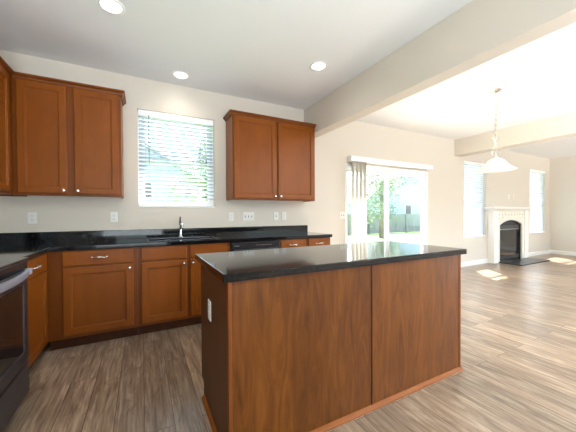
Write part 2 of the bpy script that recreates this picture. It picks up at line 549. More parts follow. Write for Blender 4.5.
# ------------------------------------------------------------------ sliding glass door
r = bpy.data.objects.new('door_1', None); COL.objects.link(r); r.location = (4.06, 0.07, 0); struct(r)
dl = Vector(r.location)
def dpart(nm, mb, m, par=r, **k):
    bmesh.ops.translate(mb.bm, verts=mb.bm.verts[:], vec=-dl)
    return mb.build(nm, m, par, **k)
x0, x1, z0, z1 = SD
mb = MB()
mb.box(x0 + .001, x0 + 0.045, -0.002, WT - 0.001, 0.001, z1 - .001); mb.box(x1 - 0.045, x1 - .001, -0.002, WT - 0.001, 0.001, z1 - .001)
mb.box(x0 + 0.045, x1 - 0.045, -0.002, WT - 0.001, z1 - 0.045, z1 - .001); mb.box(x0 + 0.045, x1 - 0.045, 0.0, WT - 0.001, 0.001, 0.03)
dpart('door_frame', mb, 'vinyl')
def sash(x0, x1, y0, y1, nm):
    mb = MB()
    t = 0.062
    mb.box(x0, x0 + t, y0, y1, 0.031, z1 - 0.046); mb.box(x1 - t, x1, y0, y1, 0.031, z1 - 0.046)
    mb.box(x0 + t, x1 - t, y0, y1, 0.031, 0.12); mb.box(x0 + t, x1 - t, y0, y1, z1 - 0.12, z1 - 0.046)
    o = dpart(nm, mb, 'vinyl')
    dpart('pane', MB().box(x0 + t - .005, x1 - t + .005, (y0 + y1) / 2 - 0.003, (y0 + y1) / 2 + 0.003, 0.115, z1 - 0.115), 'glass', o)
    return o
sash(x0 + 0.046, 4.075, 0.07, 0.105, 'fixed_panel')
sp = sash(3.985, x1 - 0.046, 0.02, 0.055, 'sliding_panel')
dpart('door_handle', MB().box(5.03, 5.055, -0.03, 0.02, 0.92, 1.14, 0.004), 'vinyl', sp)

t = thing('vertical_blind', 'white vertical blind stacked open at the left of the sliding glass door', 'window blind', (3.24, -0.06, 0.03))
tl = Vector(t.location)
def vpart(nm, mb, m, **k):
    bmesh.ops.translate(mb.bm, verts=mb.bm.verts[:], vec=-tl)
    return mb.build(nm, m, t, **k)
mb = MB(); mb.box(3.04, 5.12, -0.112, -0.100, 2.06, 2.14, 0.003); mb.box(3.04, 3.052, -0.100, -0.001, 2.06, 2.14); mb.box(5.108, 5.12, -0.100, -0.001, 2.06, 2.14)
mb.box(3.052, 5.108, -0.100, -0.001, 2.133, 2.14)
vpart('valance', mb, 'vinyl')
vpart('headrail', MB().box(3.056, 5.10, -0.085, -0.045, 2.06, 2.10), 'vinyl')
for k in range(13):
    xc = 3.075 + k * 0.028
    a = math.radians(66 if k % 3 else 48)
    w = 0.0445
    pts = []
    for j in range(5):
        u = -w + 2 * w * j / 4; c = 0.006 * (1 - (u / w) ** 2)
        pts.append((xc + u * math.cos(a) - c * math.sin(a), -0.064 + u * math.sin(a) * 0.98 + c * math.cos(a)))
    pts2 = [(p[0] + 0.0009 * math.sin(a), p[1] - 0.0009 * math.cos(a)) for p in pts[::-1]]
    vpart('vane', MB().prism(pts + pts2, 'z', 0.03, 2.06), 'vane')

# ------------------------------------------------------------------ cabinets
def panel_door(mb, x0, x1, z0, z1, y, t=0.019, fw=0.057, flat=False):
    """a door or drawer front: back at y, face towards -y"""
    def lp(i, yy):
        return [(x0 + i, yy, z0 + i), (x1 - i, yy, z0 + i), (x1 - i, yy, z1 - i), (x0 + i, yy, z1 - i)]
    yf = y - t
    if flat:
        mb.loft([lp(0.005, y), lp(0.005, y - 0.004), lp(0, y - 0.005), lp(0, yf + 0.004), lp(0.004, yf + 0.001), lp(0.010, yf)])
    else:
        mb.loft([lp(0.005, y), lp(0.005, y - 0.004), lp(0, y - 0.005), lp(0, yf + 0.004), lp(0.004, yf + 0.001), lp(0.008, yf), lp(fw, yf), lp(fw + 0.003, yf + 0.005), lp(fw + 0.009, yf + 0.006), lp(fw + 0.012, yf + 0.012)])
def knob(par, x, y, z):
    MB().lathe([(0.009, 0.0), (0.006, -0.004), (0.005, -0.013), (0.012, -0.017), (0.0155, -0.023), (0.012, -0.030), (0.003, -0.032)], (x, y, z), 20, 'y').build('knob', 'nickel', par, True)
def pull(par, x, y, z, w=0.055):
    p = MB()
    path = [(x - w, y, z)]
    for k in range(9):
        f = -1 + 2 * k / 8
        path.append((x + w * f * 0.98, y - 0.026 * (1 - abs(f) ** 3) - 0.004, z + 0.003 * math.cos(f * PI)))
    path.append((x + w, y, z))
    tp = [0.0075] + [0.0048 + 0.0042 * max(0, 1 - abs(-1 + 2 * k / 8) * 1.6) for k in range(9)] + [0.0075]
    p.tube(path, 0.005, 10, tp)
    p.build('pull', 'nickel', par, True)

def base_cabinet(label, loc, rz, w, fronts, x_start=0.0, ends=(True, True), depth=0.61):
    """fronts: list of (x0,x1,kind,knob_side)"""
    t = thing('base_cabinet', label, 'cabinet', loc, rz)
    mb = MB()
    T = 0.018
    hz = 0.875
    y0, y1 = -depth + 0.02, -0.004
    # side panels, bottom, back
    mb.box(0, T, y0, y1, 0.1, hz); mb.box(w - T, w, y0, y1, 0.1, hz); mb.box(T, w - T, y0, y1, 0.1, 0.118); mb.box(T, w - T, y1 - 0.01, y1, 0.118, hz)
    mb.build('body', 'cab', t)
    f = MB()
    f.box(0, w, -depth, -depth + 0.0195, 0.1, 0.135)
    f.box(0, w, -depth, -depth + 0.0195, hz - 0.035, hz)
    f.box(x_start, w, -depth, -depth + 0.0195, 0.715, 0.745)
    xs = [0, w] + [v for fr in fronts for v in fr[:2]]
    # stiles fill everything between the fronts
    prev = 0.0
    for a, b, *_ in fronts:
        f.box(prev, a + 0.012, -depth - 0.0005, -depth + 0.019, 0.1, hz)
        prev = b - 0.012
    f.box(prev, w, -depth - 0.0005, -depth + 0.019, 0.1, hz)
    f.build('face_frame', 'frame', t)
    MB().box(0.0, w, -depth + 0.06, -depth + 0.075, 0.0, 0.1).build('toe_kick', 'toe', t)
    yf = -depth - 0.001
    for a, b, dr, side in fronts:
        m = MB(); panel_door(m, a, b, 0.736, 0.868, yf, flat=True)
        d = m.build('drawer' if dr else 'false_drawer_front', 'cab', t)
        if dr: pull(d, (a + b) / 2, yf - 0.019, 0.804)
        m = MB(); panel_door(m, a, b, 0.128, 0.722, yf)
        d = m.build('door', 'cab', t)
        knob(d, (b - 0.028) if side > 0 else (a + 0.028), yf - 0.019, 0.716 - 0.03)
    return t

XF = XL + 0.61    # face of the left run
# back run
base_cabinet('wooden base cabinet in the corner, one wide drawer with a pull over one door', (XF, 0, 0), 0, -0.0435 - XF,
             [(XF * -1 - 0.616, -0.079 - XF, True, 1)])
base_cabinet('wooden base cabinet under the sink, two plain fronts over two doors', (-0.043, 0, 0), 0, 0.908,
             [(0.030, 0.451, False, 1), (0.485, 0.880, False, -1)])
base_cabinet('wooden base cabinet right of the dishwasher, with two small drawers', (1.480, 0, 0), 0, 0.765,
             [(0.014, 0.370, True, 1), (0.410, 0.750, True, -1)])
# left run (runs along the left wall, faces +x)
YC = -1.305
base_cabinet('wooden base cabinet against the left wall, between the stove and the corner', (XL, YC, 0), PI / 2, -0.612 - YC,
             [(0.03, 0.615, True, -1)])

# dishwasher
t = thing('dishwasher', 'black built-in dishwasher under the counter behind the island', 'dishwasher', (0.87, 0, 0))
MB().box(0.002, 0.603, -0.59, -0.01, 0.1, 0.868).build('tub', 'black', t)
MB().box(0.004, 0.601, -0.635, -0.591, 0.11, 0.765, 0.006).build('door', 'black', t)
c = MB(); c.box(0.004, 0.601, -0.640, -0.591, 0.77, 0.868, 0.005); cp = c.build('control_panel', 'black', t)
MB().box(0.03, 0.575, -0.652, -0.641, 0.775, 0.79, 0.004).build('handle', 'matte', cp)
MB().box(0.035, 0.095, -0.6412, -0.6403, 0.826, 0.833).build('badge', 'ring', cp)
m_ = MB()
for k in range(6): m_.box(0.30 + k * 0.035, 0.318 + k * 0.035, -0.6412, -0.6403, 0.826, 0.832)
m_.build('buttons', 'ring', cp)
MB().box(0.01, 0.595, -0.55, -0.535, 0.0, 0.1).build('kick_plate', 'matte', t)

# granite L-shaped worktop with sink cut-out
SK = (0.05, 0.775, -0.46, -0.13)
t = thing('granite_worktop', 'polished black granite L-shaped worktop along the back and left walls', 'countertop', (0, 0, 0.876))
XE = 2.253
ZT0, ZT1 = 0.8765, 0.915
def gpart(nm, mb, m='granite', par=t, **k):
    bmesh.ops.translate(mb.bm, verts=mb.bm.verts[:], vec=(0, 0, -0.876))
    return mb.build(nm, m, par, **k)
mb = MB()
OV = 0.645
mb.box(XL + 0.002, SK[0], -OV, -0.002, ZT0, ZT1, 0.004)
mb.box(SK[1], XE, -OV, -0.002, ZT0, ZT1, 0.004)
mb.box(SK[0] - 0.006, SK[1] + 0.006, -OV, SK[2], ZT0, ZT1, 0.004)
mb.box(SK[0] - 0.006, SK[1] + 0.006, SK[3], -0.002, ZT0, ZT1, 0.004)
mb.box(XL + 0.002, XL + OV, YC + 0.003, -OV + 0.01, ZT0, ZT1, 0.004)
gpart('slab', mb)
gpart('backsplash', MB().box(XL + 0.022, XE, -0.022, -0.002, ZT1, 1.017, 0.002))
gpart('backsplash', MB().box(XL + 0.002, XL + 0.0215, YC + 0.003, -0.002, ZT1, 1.017, 0.002))

# sink
t = thing('kitchen_sink', 'dark sink with a thin metal rim set in the black worktop below the window', 'sink', ((SK[0] + SK[1]) / 2, -0.30, 0.876))
sl = Vector(t.location)
def spart(nm, mb, m, **k):
    bmesh.ops.translate(mb.bm, verts=mb.bm.verts[:], vec=-sl)
    return mb.build(nm, m, t, **k)
def rr(x0, x1, y0, y1, z, rad=0.03, n=5):
    pts = []
    for cx, cy, a0 in ((x1 - rad, y1 - rad, 0), (x0 + rad, y1 - rad, 90), (x0 + rad, y0 + rad, 180), (x1 - rad, y0 + rad, 270)):
        for k in range(n + 1):
            a = math.radians(a0 + 90 * k / n); pts.append((cx + rad * math.cos(a), cy + rad * math.sin(a), z))
    return pts
mb = MB()
a, b, c, d = SK
mb.loft([rr(a - .02, b + .02, c - .012, d + .012, 0.8755), rr(a + .002, b - .002, c + .002, d - .002, 0.8755), rr(a + .006, b - .006, c + .006, d - .006, 0.72), rr(a + .03, b - .03, c + .03, d - .03, 0.70)], cap0=False)
spart('bowl', mb, 'matte', smooth=True)
mb = MB()
mb.loft([rr(a - .004, b + .004, c - .004, d + .004, 0.9152), rr(a, b, c, d, 0.9172), rr(a + .008, b - .008, c + .008, d - .008, 0.9172), rr(a + .012, b - .012, c + .012, d - .012, 0.905)], cap0=False, cap1=False)
spart('rim', mb, 'bsteel', smooth=True)
spart('drain', MB().lathe([(0.045, 0.701), (0.045, 0.704), (0.03, 0.7045), (0.028, 0.702)], (0.41, -0.3, 0), 24), 'chrome', smooth=True)

# faucet
t = thing('faucet', 'chrome kitchen faucet with a black lever behind the sink', 'faucet', (0.412, -0.075, 0.9155))
MB().lathe([(0.030, 0), (0.030, 0.006), (0.024, 0.012), (0.017, 0.02), (0.015, 0.05)], seg=24).build('base', 'chrome', t, True)
body = MB().tube([(0, 0, 0.045), (0, 0, 0.10), (0, -0.002, 0.15)], 0.014, 16, [0.014, 0.013, 0.016]).build('body', 'chrome', t, True)
MB().tube([(0, -0.005, 0.105), (0.0, -0.05, 0.150), (0.0, -0.10, 0.168), (0, -0.15, 0.160), (0, -0.175, 0.135), (0, -0.18, 0.115)], 0.012, 16, [0.013, 0.012, 0.012, 0.013, 0.016, 0.016]).build('spout', 'chrome', t, True)
MB().tube([(0, 0.0, 0.15), (-0.003, 0.004, 0.19), (0.0, 0.012, 0.245)], 0.008, 12, [0.016, 0.010, 0.007]).build('lever', 'matte', t, True)

# ------------------------------------------------------------------ wall cabinets
def crown_profile():
    # (outward, up) from the cabinet face
    return [(0.0, -0.010), (0.008, -0.010), (0.012, -0.002), (0.016, 0.008), (0.032, 0.020), (0.036, 0.023), (0.036, 0.036), (0.0, 0.036)]
def crown(path, z):
    """path: plan points of the cabinet face line with outward normals handled by mitred offset"""
    mb = MB()
    loops = []
    n = len(path)
    for i in range(n):
        p = Vector(path[i])
        ds = []
        if i > 0: ds.append((Vector(path[i]) - Vector(path[i - 1])).normalized())
        if i < n - 1: ds.append((Vector(path[i + 1]) - Vector(path[i])).normalized())
        ns = [Vector((q.y, -q.x)) for q in ds]      # right-hand normal
        if len(ns) == 2:
            m = (ns[0] + ns[1]).normalized(); m = m / max(0.2, m.dot(ns[0]))
        else:
            m = ns[0]
        loops.append([(p.x + m.x * o, p.y + m.y * o, z + u) for o, u in crown_profile()])
    mb.loft(loops)
    return mb
UZ0, UZ1 = 1.372, 2.425
def wall_cabinet(label, loc, rz, w, doors, crown_path, depth=0.305, side_edge=False):
    t = thing('wall_cabinet', label, 'cabinet', loc, rz)
    b = MB(); T = 0.016
    y0 = -depth + 0.02
    b.box(0, T, y0, -0.003, 0, UZ1 - UZ0); b.box(w - T, w, y0, -0.003, 0, UZ1 - UZ0)
    b.box(T, w - T, y0, -0.003, 0.012, 0.028); b.box(T, w - T, y0, -0.003, UZ1 - UZ0 - 0.016, UZ1 - UZ0); b.box(T, w - T, -0.012, -0.003, 0.028, UZ1 - UZ0 - 0.016)
    b.build('body', 'cab', t)
    f = MB(); h = UZ1 - UZ0
    f.box(0, w, -depth, -depth + 0.0195, 0, 0.035); f.box(0, w, -depth, -depth + 0.0195, h - 0.045, h)
    prev = 0
    for a, bb, _ in doors:
        f.box(prev, a + 0.012, -depth - 0.0005, -depth + 0.019, 0, h); prev = bb - 0.012
    f.box(prev, w, -depth - 0.0005, -depth + 0.019, 0, h)
    f.build('face_frame', 'frame', t)
    for a, bb, side in doors:
        m = MB(); panel_door(m, a, bb, 0.018, h - 0.014, -depth - 0.001)
        d = m.build('door', 'cab', t)
        knob(d, (bb - 0.028) if side > 0 else (a + 0.028), -depth - 0.02, 0.018 + 0.032)
    crown(crown_path, h).build('crown_moulding', 'edge', t)
    return t
# back-left unit, seen between the corner and the window
xa = XL + 0.307
wA = -0.181 - xa
wall_cabinet('two-door wooden wall cabinet left of the kitchen window', (xa, 0, UZ0), 0, wA,
             [(-0.988 - xa, -0.627 - xa, 1), (-0.573 - xa, -0.204 - xa, -1)],
             [(0.001, -0.306), (wA + 0.001, -0.306), (wA + 0.001, -0.003)])
# right unit
wB = 1.205
wall_cabinet('two-door wooden wall cabinet right of the kitchen window, under the ceiling beam', (0.995, 0, UZ0), 0, wB,
             [(0.014, 0.590, 1), (0.616, 1.188, -1)],
             [(-0.001, -0.003), (-0.001, -0.306), (wB + 0.001, -0.306), (wB + 0.001, -0.003)])
# left wall unit (local x -> world +y)
wall_cabinet('wooden wall cabinet on the left wall at the edge of the view', (XL, YC, UZ0), PI / 2, -0.004 - YC,
             [(0.02, 0.455, 1), (0.49, 0.925, -1)],
             [(-0.001, -0.003), (-0.001, -0.306), (-0.309 - YC, -0.306)], depth=0.305)

# ------------------------------------------------------------------ range
RY0, RY1 = YC - 0.760, YC - 0.004
t = thing('range', 'dark stainless electric stove with a curved silver oven handle at the left edge', 'stove', (XL, RY0, 0), PI / 2)
w = RY1 - RY0
D = 0.675
MB().box(0, w, -D + 0.04, -0.03, 0.02, 0.90, 0.003).build('body', 'black', t)
ct = MB().box(0, w, -D - 0.012, -0.03, 0.901, 0.918, 0.004).build('cooktop', 'cook', t)
for cx, cy, rr_ in ((0.2, -0.22, 0.085), (0.56, -0.22, 0.105), (0.2, -0.5, 0.105), (0.56, -0.5, 0.085)):
    MB().lathe([(rr_, 0.9182), (rr_, 0.9187), (rr_ - 0.006, 0.9187), (rr_ - 0.006, 0.9182)], (cx, cy, 0), 40, cap0=False, cap1=False).build('burner_ring', 'ring', ct)
MB().box(0.002, w - 0.002, -D - 0.004, -D + 0.039, 0.842, 0.899, 0.004).build('front_panel', 'black', t)
od = MB(); panel_door(od, 0.004, w - 0.004, 0.262, 0.838, -D + 0.039, t=0.045, fw=0.075)
od = od.build('oven_door', 'bsteel', t)
MB().box(0.09, w - 0.09, -D - 0.0035, -D + 0.008, 0.345, 0.755, 0.002).build('oven_window', 'ovglass', od)
hb = MB(); loops = []
for k in range(21):
    f = -1 + k / 10
    x = w / 2 + f * (w / 2 - 0.03); y = -D - 0.010 - 0.040 * (1 - f * f)
    loops.append([(x, y, 0.808), (x, y - 0.012, 0.812), (x, y - 0.016, 0.830), (x, y - 0.012, 0.848), (x, y, 0.852)])
hb.loft(loops)
for hx in (0.035, w - 0.035): hb.box(hx - 0.012, hx + 0.012, -D - 0.034, -D - 0.004, 0.812, 0.848)
hb.build('oven_handle', 'satin', od, True)
dw = MB(); panel_door(dw, 0.004, w - 0.004, 0.06, 0.252, -D + 0.039, t=0.045, flat=True)
dw.build('storage_drawer', 'bsteel', t)
bg = MB().prism([(-0.10, 0.919), (-0.03, 0.919), (-0.03, 1.10), (-0.07, 1.10)], 'x', 0.0, w).build('backguard', 'bsteel', t)
for kx in (0.08, 0.16, w - 0.16, w - 0.08):
    MB().lathe([(0.022, 0), (0.022, -0.012), (0.017, -0.03), (0.004, -0.031)], (kx, -0.085, 1.01), 20, 'y').build('control_knob', 'matte', bg, True)
for fx in (0.05, w - 0.05):
    for fy in (-0.56, -0.1): MB().lathe([(0.018, 0), (0.018, 0.02)], (fx, fy, 0), 12).build('foot', 'matte', t)

# ------------------------------------------------------------------ island
IX0, IX1, IY0, IY1 = 0.345, 2.118, -2.412, -1.745
t = thing('kitchen_island', 'wood-panelled kitchen island base in the middle of the kitchen', 'kitchen island', ((IX0 + IX1) / 2, (IY0 + IY1) / 2, 0))
il = Vector(t.location)
def ipart(nm, mb, m, par=t, **k):
    bmesh.ops.translate(mb.bm, verts=mb.bm.verts[:], vec=-il)
    return mb.build(nm, m, par, **k)
ZI = 0.8765
SX = 1.222
ipart('body', MB().box(IX0 + 0.02, IX1 - 0.02, IY0 + 0.02, IY1 - 0.001, 0.1, ZI - 0.002), 'cab')
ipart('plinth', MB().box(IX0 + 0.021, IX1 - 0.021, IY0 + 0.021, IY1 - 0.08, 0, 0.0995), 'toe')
ipart('front_panel', MB().box(IX0 + 0.014, SX - 0.004, IY0, IY0 + 0.0195, 0.002, ZI), 'veneer')
ipart('front_panel', MB().box(SX + 0.004, IX1 - 0.016, IY0, IY0 + 0.0195, 0.002, ZI), 'veneer')
ipart('seam_batten', MB().box(SX - 0.0038, SX + 0.0038, IY0 - 0.004, IY0 + 0.019, 0.002, ZI), 'toe')
ipart('corner_batten', MB().box(IX1 - 0.0158, IX1 + 0.004, IY0 - 0.004, IY0 + 0.0195, 0.002, ZI, 0.002), 'edge')
ipart('corner_batten', MB().box(IX0 - 0.002, IX0 + 0.0138, IY0 - 0.003, IY0 + 0.0195, 0.002, ZI, 0.002), 'edge')
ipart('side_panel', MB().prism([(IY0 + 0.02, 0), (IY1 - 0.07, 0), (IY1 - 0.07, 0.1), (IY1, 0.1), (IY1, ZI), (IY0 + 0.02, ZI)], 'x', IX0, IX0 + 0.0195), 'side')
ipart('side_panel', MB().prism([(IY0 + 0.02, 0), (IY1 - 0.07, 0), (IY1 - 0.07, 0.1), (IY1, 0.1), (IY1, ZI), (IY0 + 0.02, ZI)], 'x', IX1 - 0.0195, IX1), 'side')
ipart('shoe_moulding', MB().prism([(IY0 - 0.001, 0), (IY0 - 0.019, 0), (IY0 - 0.019, 0.010), (IY0 - 0.014, 0.018), (IY0 - 0.001, 0.026)], 'x', IX0 - 0.018, IX1 + 0.01), 'shoe')
ipart('shoe_moulding', MB().prism([(IX0 - 0.001, 0), (IX0 - 0.018, 0), (IX0 - 0.018, 0.010), (IX0 - 0.013, 0.018), (IX0 - 0.001, 0.026)], 'y', IY0 + 0.0, IY1 - 0.09), 'shoe')
# doors and drawers on the sink side
n = 4
dwid = (IX1 - IX0 - 0.06) / n
for k in range(n):
    a = IX0 + 0.03 + k * dwid + 0.012; b = a + dwid - 0.024
    for nm, za, zb, flat in (('drawer', 0.742, 0.862, True), ('door', 0.128, 0.716, False)):
        m = MB(); panel_door(m, -b, -a, za, zb, 0, flat=flat)
        bmesh.ops.rotate(m.bm, verts=m.bm.verts[:], cent=(0, 0, 0), matrix=Matrix.Rotation(PI, 3, 'Z'))
        bmesh.ops.translate(m.bm, verts=m.bm.verts[:], vec=(0, IY1, 0))
        d = ipart(nm, m, 'cab')
        kb = MB().lathe([(0.009, 0.0), (0.006, 0.004), (0.005, 0.013), (0.0155, 0.023), (0.012, 0.030), (0.003, 0.032)], ((a + b) / 2 if flat else b - 0.03, IY1 + 0.019, 0.80 if flat else 0.68), 16, 'y')
        ipart('knob', kb, 'nickel', d, smooth=True)
tag(MB().box(0.318, 2.157, -2.440, -1.690, 0.877, 0.9155, 0.005, 3).build('island_countertop', 'granite', None, False, (1.24, -2.06, 0.877)),
    'polished black granite slab on top of the wooden island', 'countertop')

# ------------------------------------------------------------------ outlets and switches
def plate(name, label, loc, rz, gangs, cat, w=None, group=None, blank=False, z=None):
    """faces local -y"""
    t = thing(name, label, cat, loc, rz, group)
    w = 0.07 + 0.046 * (gangs - 1)
    MB().box(-w / 2, w / 2, -0.006, -0.0005, -0.0575, 0.0575, 0.002).build('cover_plate', 'plate', t)
    for g in range(gangs):
        cx = (g - (gangs - 1) / 2) * 0.046
        if name == 'wall_outlet':
            for s in (-1, 1):
                o = MB().lathe([(0.016, -0.006), (0.016, -0.008), (0.014, -0.0085)], (cx, 0, s * 0.0195), 20, 'y').build('socket', 'plate', t, True)
                sm = MB()
                sm.box(cx - 0.007, cx - 0.0045, -0.0092, -0.0086, s * 0.0195 - 0.002, s * 0.0195 + 0.006)
                sm.box(cx + 0.0045, cx + 0.007, -0.0092, -0.0086, s * 0.0195 - 0.002, s * 0.0195 + 0.006)
                sm.lathe([(0.0025, -0.0086), (0.0025, -0.0092)], (cx, 0, s * 0.0195 - 0.009), 8, 'y')
                sm.build('slots', 'slot', o)
        elif name == 'light_switch':
            MB().box(cx - 0.006, cx + 0.006, -0.008, -0.006, -0.013, 0.013).build('switch_surround', 'slot', t)
            MB().box(cx - 0.004, cx + 0.004, -0.018, -0.008, -0.002, 0.010, 0.001).build('toggle', 'plate', t)
    return t
plate('wall_outlet', 'white outlet on the wall nearest the left corner, under the left wall cabinet', (-0.972, 0, 1.16), 0, 1, 'outlet')
plate('wall_outlet', 'white outlet under the right end of the left wall cabinet, left of the window', (-0.277, 0, 1.162), 0, 1, 'outlet')
plate('wall_outlet', 'white outlet right of the window, just left of the wide switch plate', (1.058, 0, 1.155), 0, 1, 'outlet')
plate('light_switch', 'wide white three-switch plate under the right wall cabinet', (1.305, 0, 1.158), 0, 3, 'light switch')
plate('light_switch', 'narrow single-switch white plate, left one of the close pair above the worktop', (1.726, 0, 1.16), 0, 1, 'light switch')
plate('wall_outlet', 'white outlet, right one of the close pair near the end of the backsplash', (1.856, 0, 1.16), 0, 1, 'outlet')
plate('light_switch', 'white two-switch plate on the wall just left of the vertical blind', (2.94, 0, 1.165), 0, 2, 'light switch')
plate('wall_outlet', 'white outlet on the dark side of the island', (IX0, -2.02, 0.627), -PI / 2, 1, 'outlet')
plate('wall_outlet', 'left small white outlet on the wall above the mantel', (8.28, 0, 1.60), 0, 1, 'outlet')
plate('wall_outlet', 'right small white plate on the wall above the mantel', (8.52, 0, 1.60), 0, 1, 'outlet')

# ------------------------------------------------------------------ fireplace
t = thing('fireplace', 'white fireplace with an arched black firebox between two blinds on the far wall', 'fireplace', (8.16, 0, 0))
fl = Vector(t.location)
def fpart(nm, mb, m, par=t, **k):
    bmesh.ops.translate(mb.bm, verts=mb.bm.verts[:], vec=-fl)
    return mb.build(nm, m, par, **k)
fx0, fx1, ox0, ox1 = 7.32, 9.0, 7.62, 8.70
yf = -0.12
fpart('pilaster', MB().box(fx0, ox0 - 0.10, yf - 0.02, -0.001, 0.0, 1.25, 0.004), 'mantel_white')
fpart('pilaster', MB().box(ox1 + 0.10, fx1, yf - 0.02, -0.001, 0.0, 1.25, 0.004), 'mantel_white')
arch = []
for k in range(13):
    f = -1 + k / 6
    arch.append(((ox0 + ox1) / 2 + f * (ox1 - ox0) / 2, 0.90 + 0.12 * (1 - f * f)))
mb = MB()
mb.prism([(ox0 - 0.10, 0), (ox0, 0)] + arch[:1] + [(ox0 - 0.10, 0.90)], 'y', yf, -0.001)
mb.prism([(ox1, 0), (ox1 + 0.10, 0), (ox1 + 0.10, 0.90), (ox1, 0.90)], 'y', yf, -0.001)
for (a, za), (b, zb) in zip(arch, arch[1:]):
    mb.prism([(a, za), (b, zb), (b, 1.25), (a, 1.25)], 'y', yf, -0.001)
mb.prism([(ox0 - 0.10, 0.90), (ox0, 0.90), (ox0, 1.25), (ox0 - 0.10, 1.25)], 'y', yf, -0.001)
mb.prism([(ox1, 0.90), (ox1 + 0.10, 0.90), (ox1 + 0.10, 1.25), (ox1, 1.25)], 'y', yf, -0.001)
sur = fpart('surround', mb, 'stone')
# carved relief band: diamonds
mb = MB()
for k in range(9):
    cx = ox0 - 0.02 + k * 0.14
    for cz, s in ((1.165, 0.045), (1.085, 0.022)):
        if cz < 1.1 and abs(cx - 8.16) < 0.36: continue
        mb.loft([[(cx - s, yf, cz), (cx, yf, cz - s), (cx + s, yf, cz), (cx, yf, cz + s)], [(cx - s * .3, yf - 0.018, cz), (cx, yf - 0.018, cz - s * .3), (cx + s * .3, yf - 0.018, cz), (cx, yf - 0.018, cz + s * .3)]])
fpart('carved_relief', mb, 'stone', sur)
mb = MB()
mb.prism([(-0.001, 1.25), (yf - 0.02, 1.25), (yf - 0.05, 1.285), (yf - 0.05, 1.295), (-0.001, 1.295)], 'x', 7.24, 9.06)
mb.box(7.16, 9.10, -0.21, -0.001, 1.295, 1.335, 0.005)
fpart('mantel_shelf', mb, 'mantel_white')
# arch reveal ring
mb = MB()
ring_i = [(ox0 + 0.001, 0.0)] + [(a + (0.001 if k == 0 else 0), z - 0.001) for k, (a, z) in enumerate(arch)] + [(ox1 - 0.001, 0.0)]
cxx = 8.16
ring_o = [(cxx + (a - cxx) * 0.955, z - 0.03 if z > 0 else 0) for a, z in ring_i]
for i in range(len(ring_i) - 1):
    mb.prism([ring_i[i], ring_i[i + 1], ring_o[i + 1], ring_o[i]], 'y', -0.09, -0.04)
fb = fpart('firebox_frame', mb, 'matte')
mb = MB()
mb.box(ox0 + 0.03, ox1 - 0.03, -0.070, -0.055, 0.80, 0.875)
fpart('louvre', mb, 'slate', fb)
fpart('louvre', MB().box(ox0 + 0.03, ox1 - 0.03, -0.070, -0.055, 0.03, 0.13), 'slate', fb)
mb = MB()
mb.box(ox0 + 0.04, ox0 + 0.055, 0.0, 0.40, 0.005, 0.99); mb.box(ox1 - 0.055, ox1 - 0.04, 0.0, 0.40, 0.005, 0.99); mb.box(ox0 + 0.04, ox1 - 0.04, 0.40, 0.415, 0.005, 0.99)
mb.box(ox0 + 0.055, ox1 - 0.055, 0.0, 0.40, 0.005, 0.02); mb.box(ox0 + 0.055, ox1 - 0.055, 0.0, 0.40, 0.975, 0.99)
mb.box(ox0 + 0.03, ox1 - 0.03, -0.055, -0.045, 0.875, 1.0)
fpart('firebox', mb, 'fire')
fpart('glass_front', MB().box(ox0 + 0.05, ox1 - 0.05, -0.05, -0.046, 0.13, 0.80), 'ovglass')
fpart('fire_handle', MB().box(ox0 + 0.05, ox1 - 0.05, -0.075, -0.060, 0.775, 0.795, 0.003), 'steel')
tag(MB().box(7.52, 8.95, -0.60, -0.141, 0.001, 0.022, 0.004).build('hearth_slab', 'slate', None, False, (8.2, -0.37, 0.001)),
    'dark slate hearth slab on the floor in front of the fireplace', 'hearth')

# ------------------------------------------------------------------ recessed lights
def can(x, y, label):
    t = thing('recessed_light', label, 'ceiling light', (x, y, H), 0)
    MB().lathe([(0.095, 0.0), (0.095, -0.004), (0.088, -0.007), (0.072, -0.006), (0.066, 0.0)], seg=36, cap0=False, cap1=False).build('trim_ring', 'baffle', t, True)
    MB().lathe([(0.066, -0.0008), (0.064, -0.003), (0.03, -0.0055), (0.002, -0.006)], seg=30, cap0=False).build('lens', 'lens', t, True)
    l = light('recessed_light_lamp', 'SPOT', (0, 0, -0.02), 10, (1.0, 0.93, 0.84), (0, 0, -1), spot_size=math.radians(150), spot_blend=1.0, shadow_soft_size=0.06)
    l.parent = t
    return t
can(-0.19, -1.145, 'round recessed ceiling light nearest the viewer, at the top left')
can(0.41, -0.275, 'round recessed ceiling light above the sink and kitchen window')
can(1.70, -1.15, 'round recessed ceiling light near the beam, right one of the three')

# ------------------------------------------------------------------ pendant
t = thing('pendant_lamp', 'brushed nickel pendant lamp with a white bell glass shade in the dining area', 'pendant lamp', (4.062, -1.72, H))
MB().lathe([(0.065, 0), (0.065, -0.008), (0.05, -0.022), (0.02, -0.03), (0.008, -0.034)], seg=30).build('canopy', 'nickel', t, True)
zs = -0.885   # top of shade, relative to ceiling
MB().tube([(0, 0, -0.034), (0, 0, zs + 0.28)], 0.0032, 8).build('hanging_rod', 'nickel', t, True)
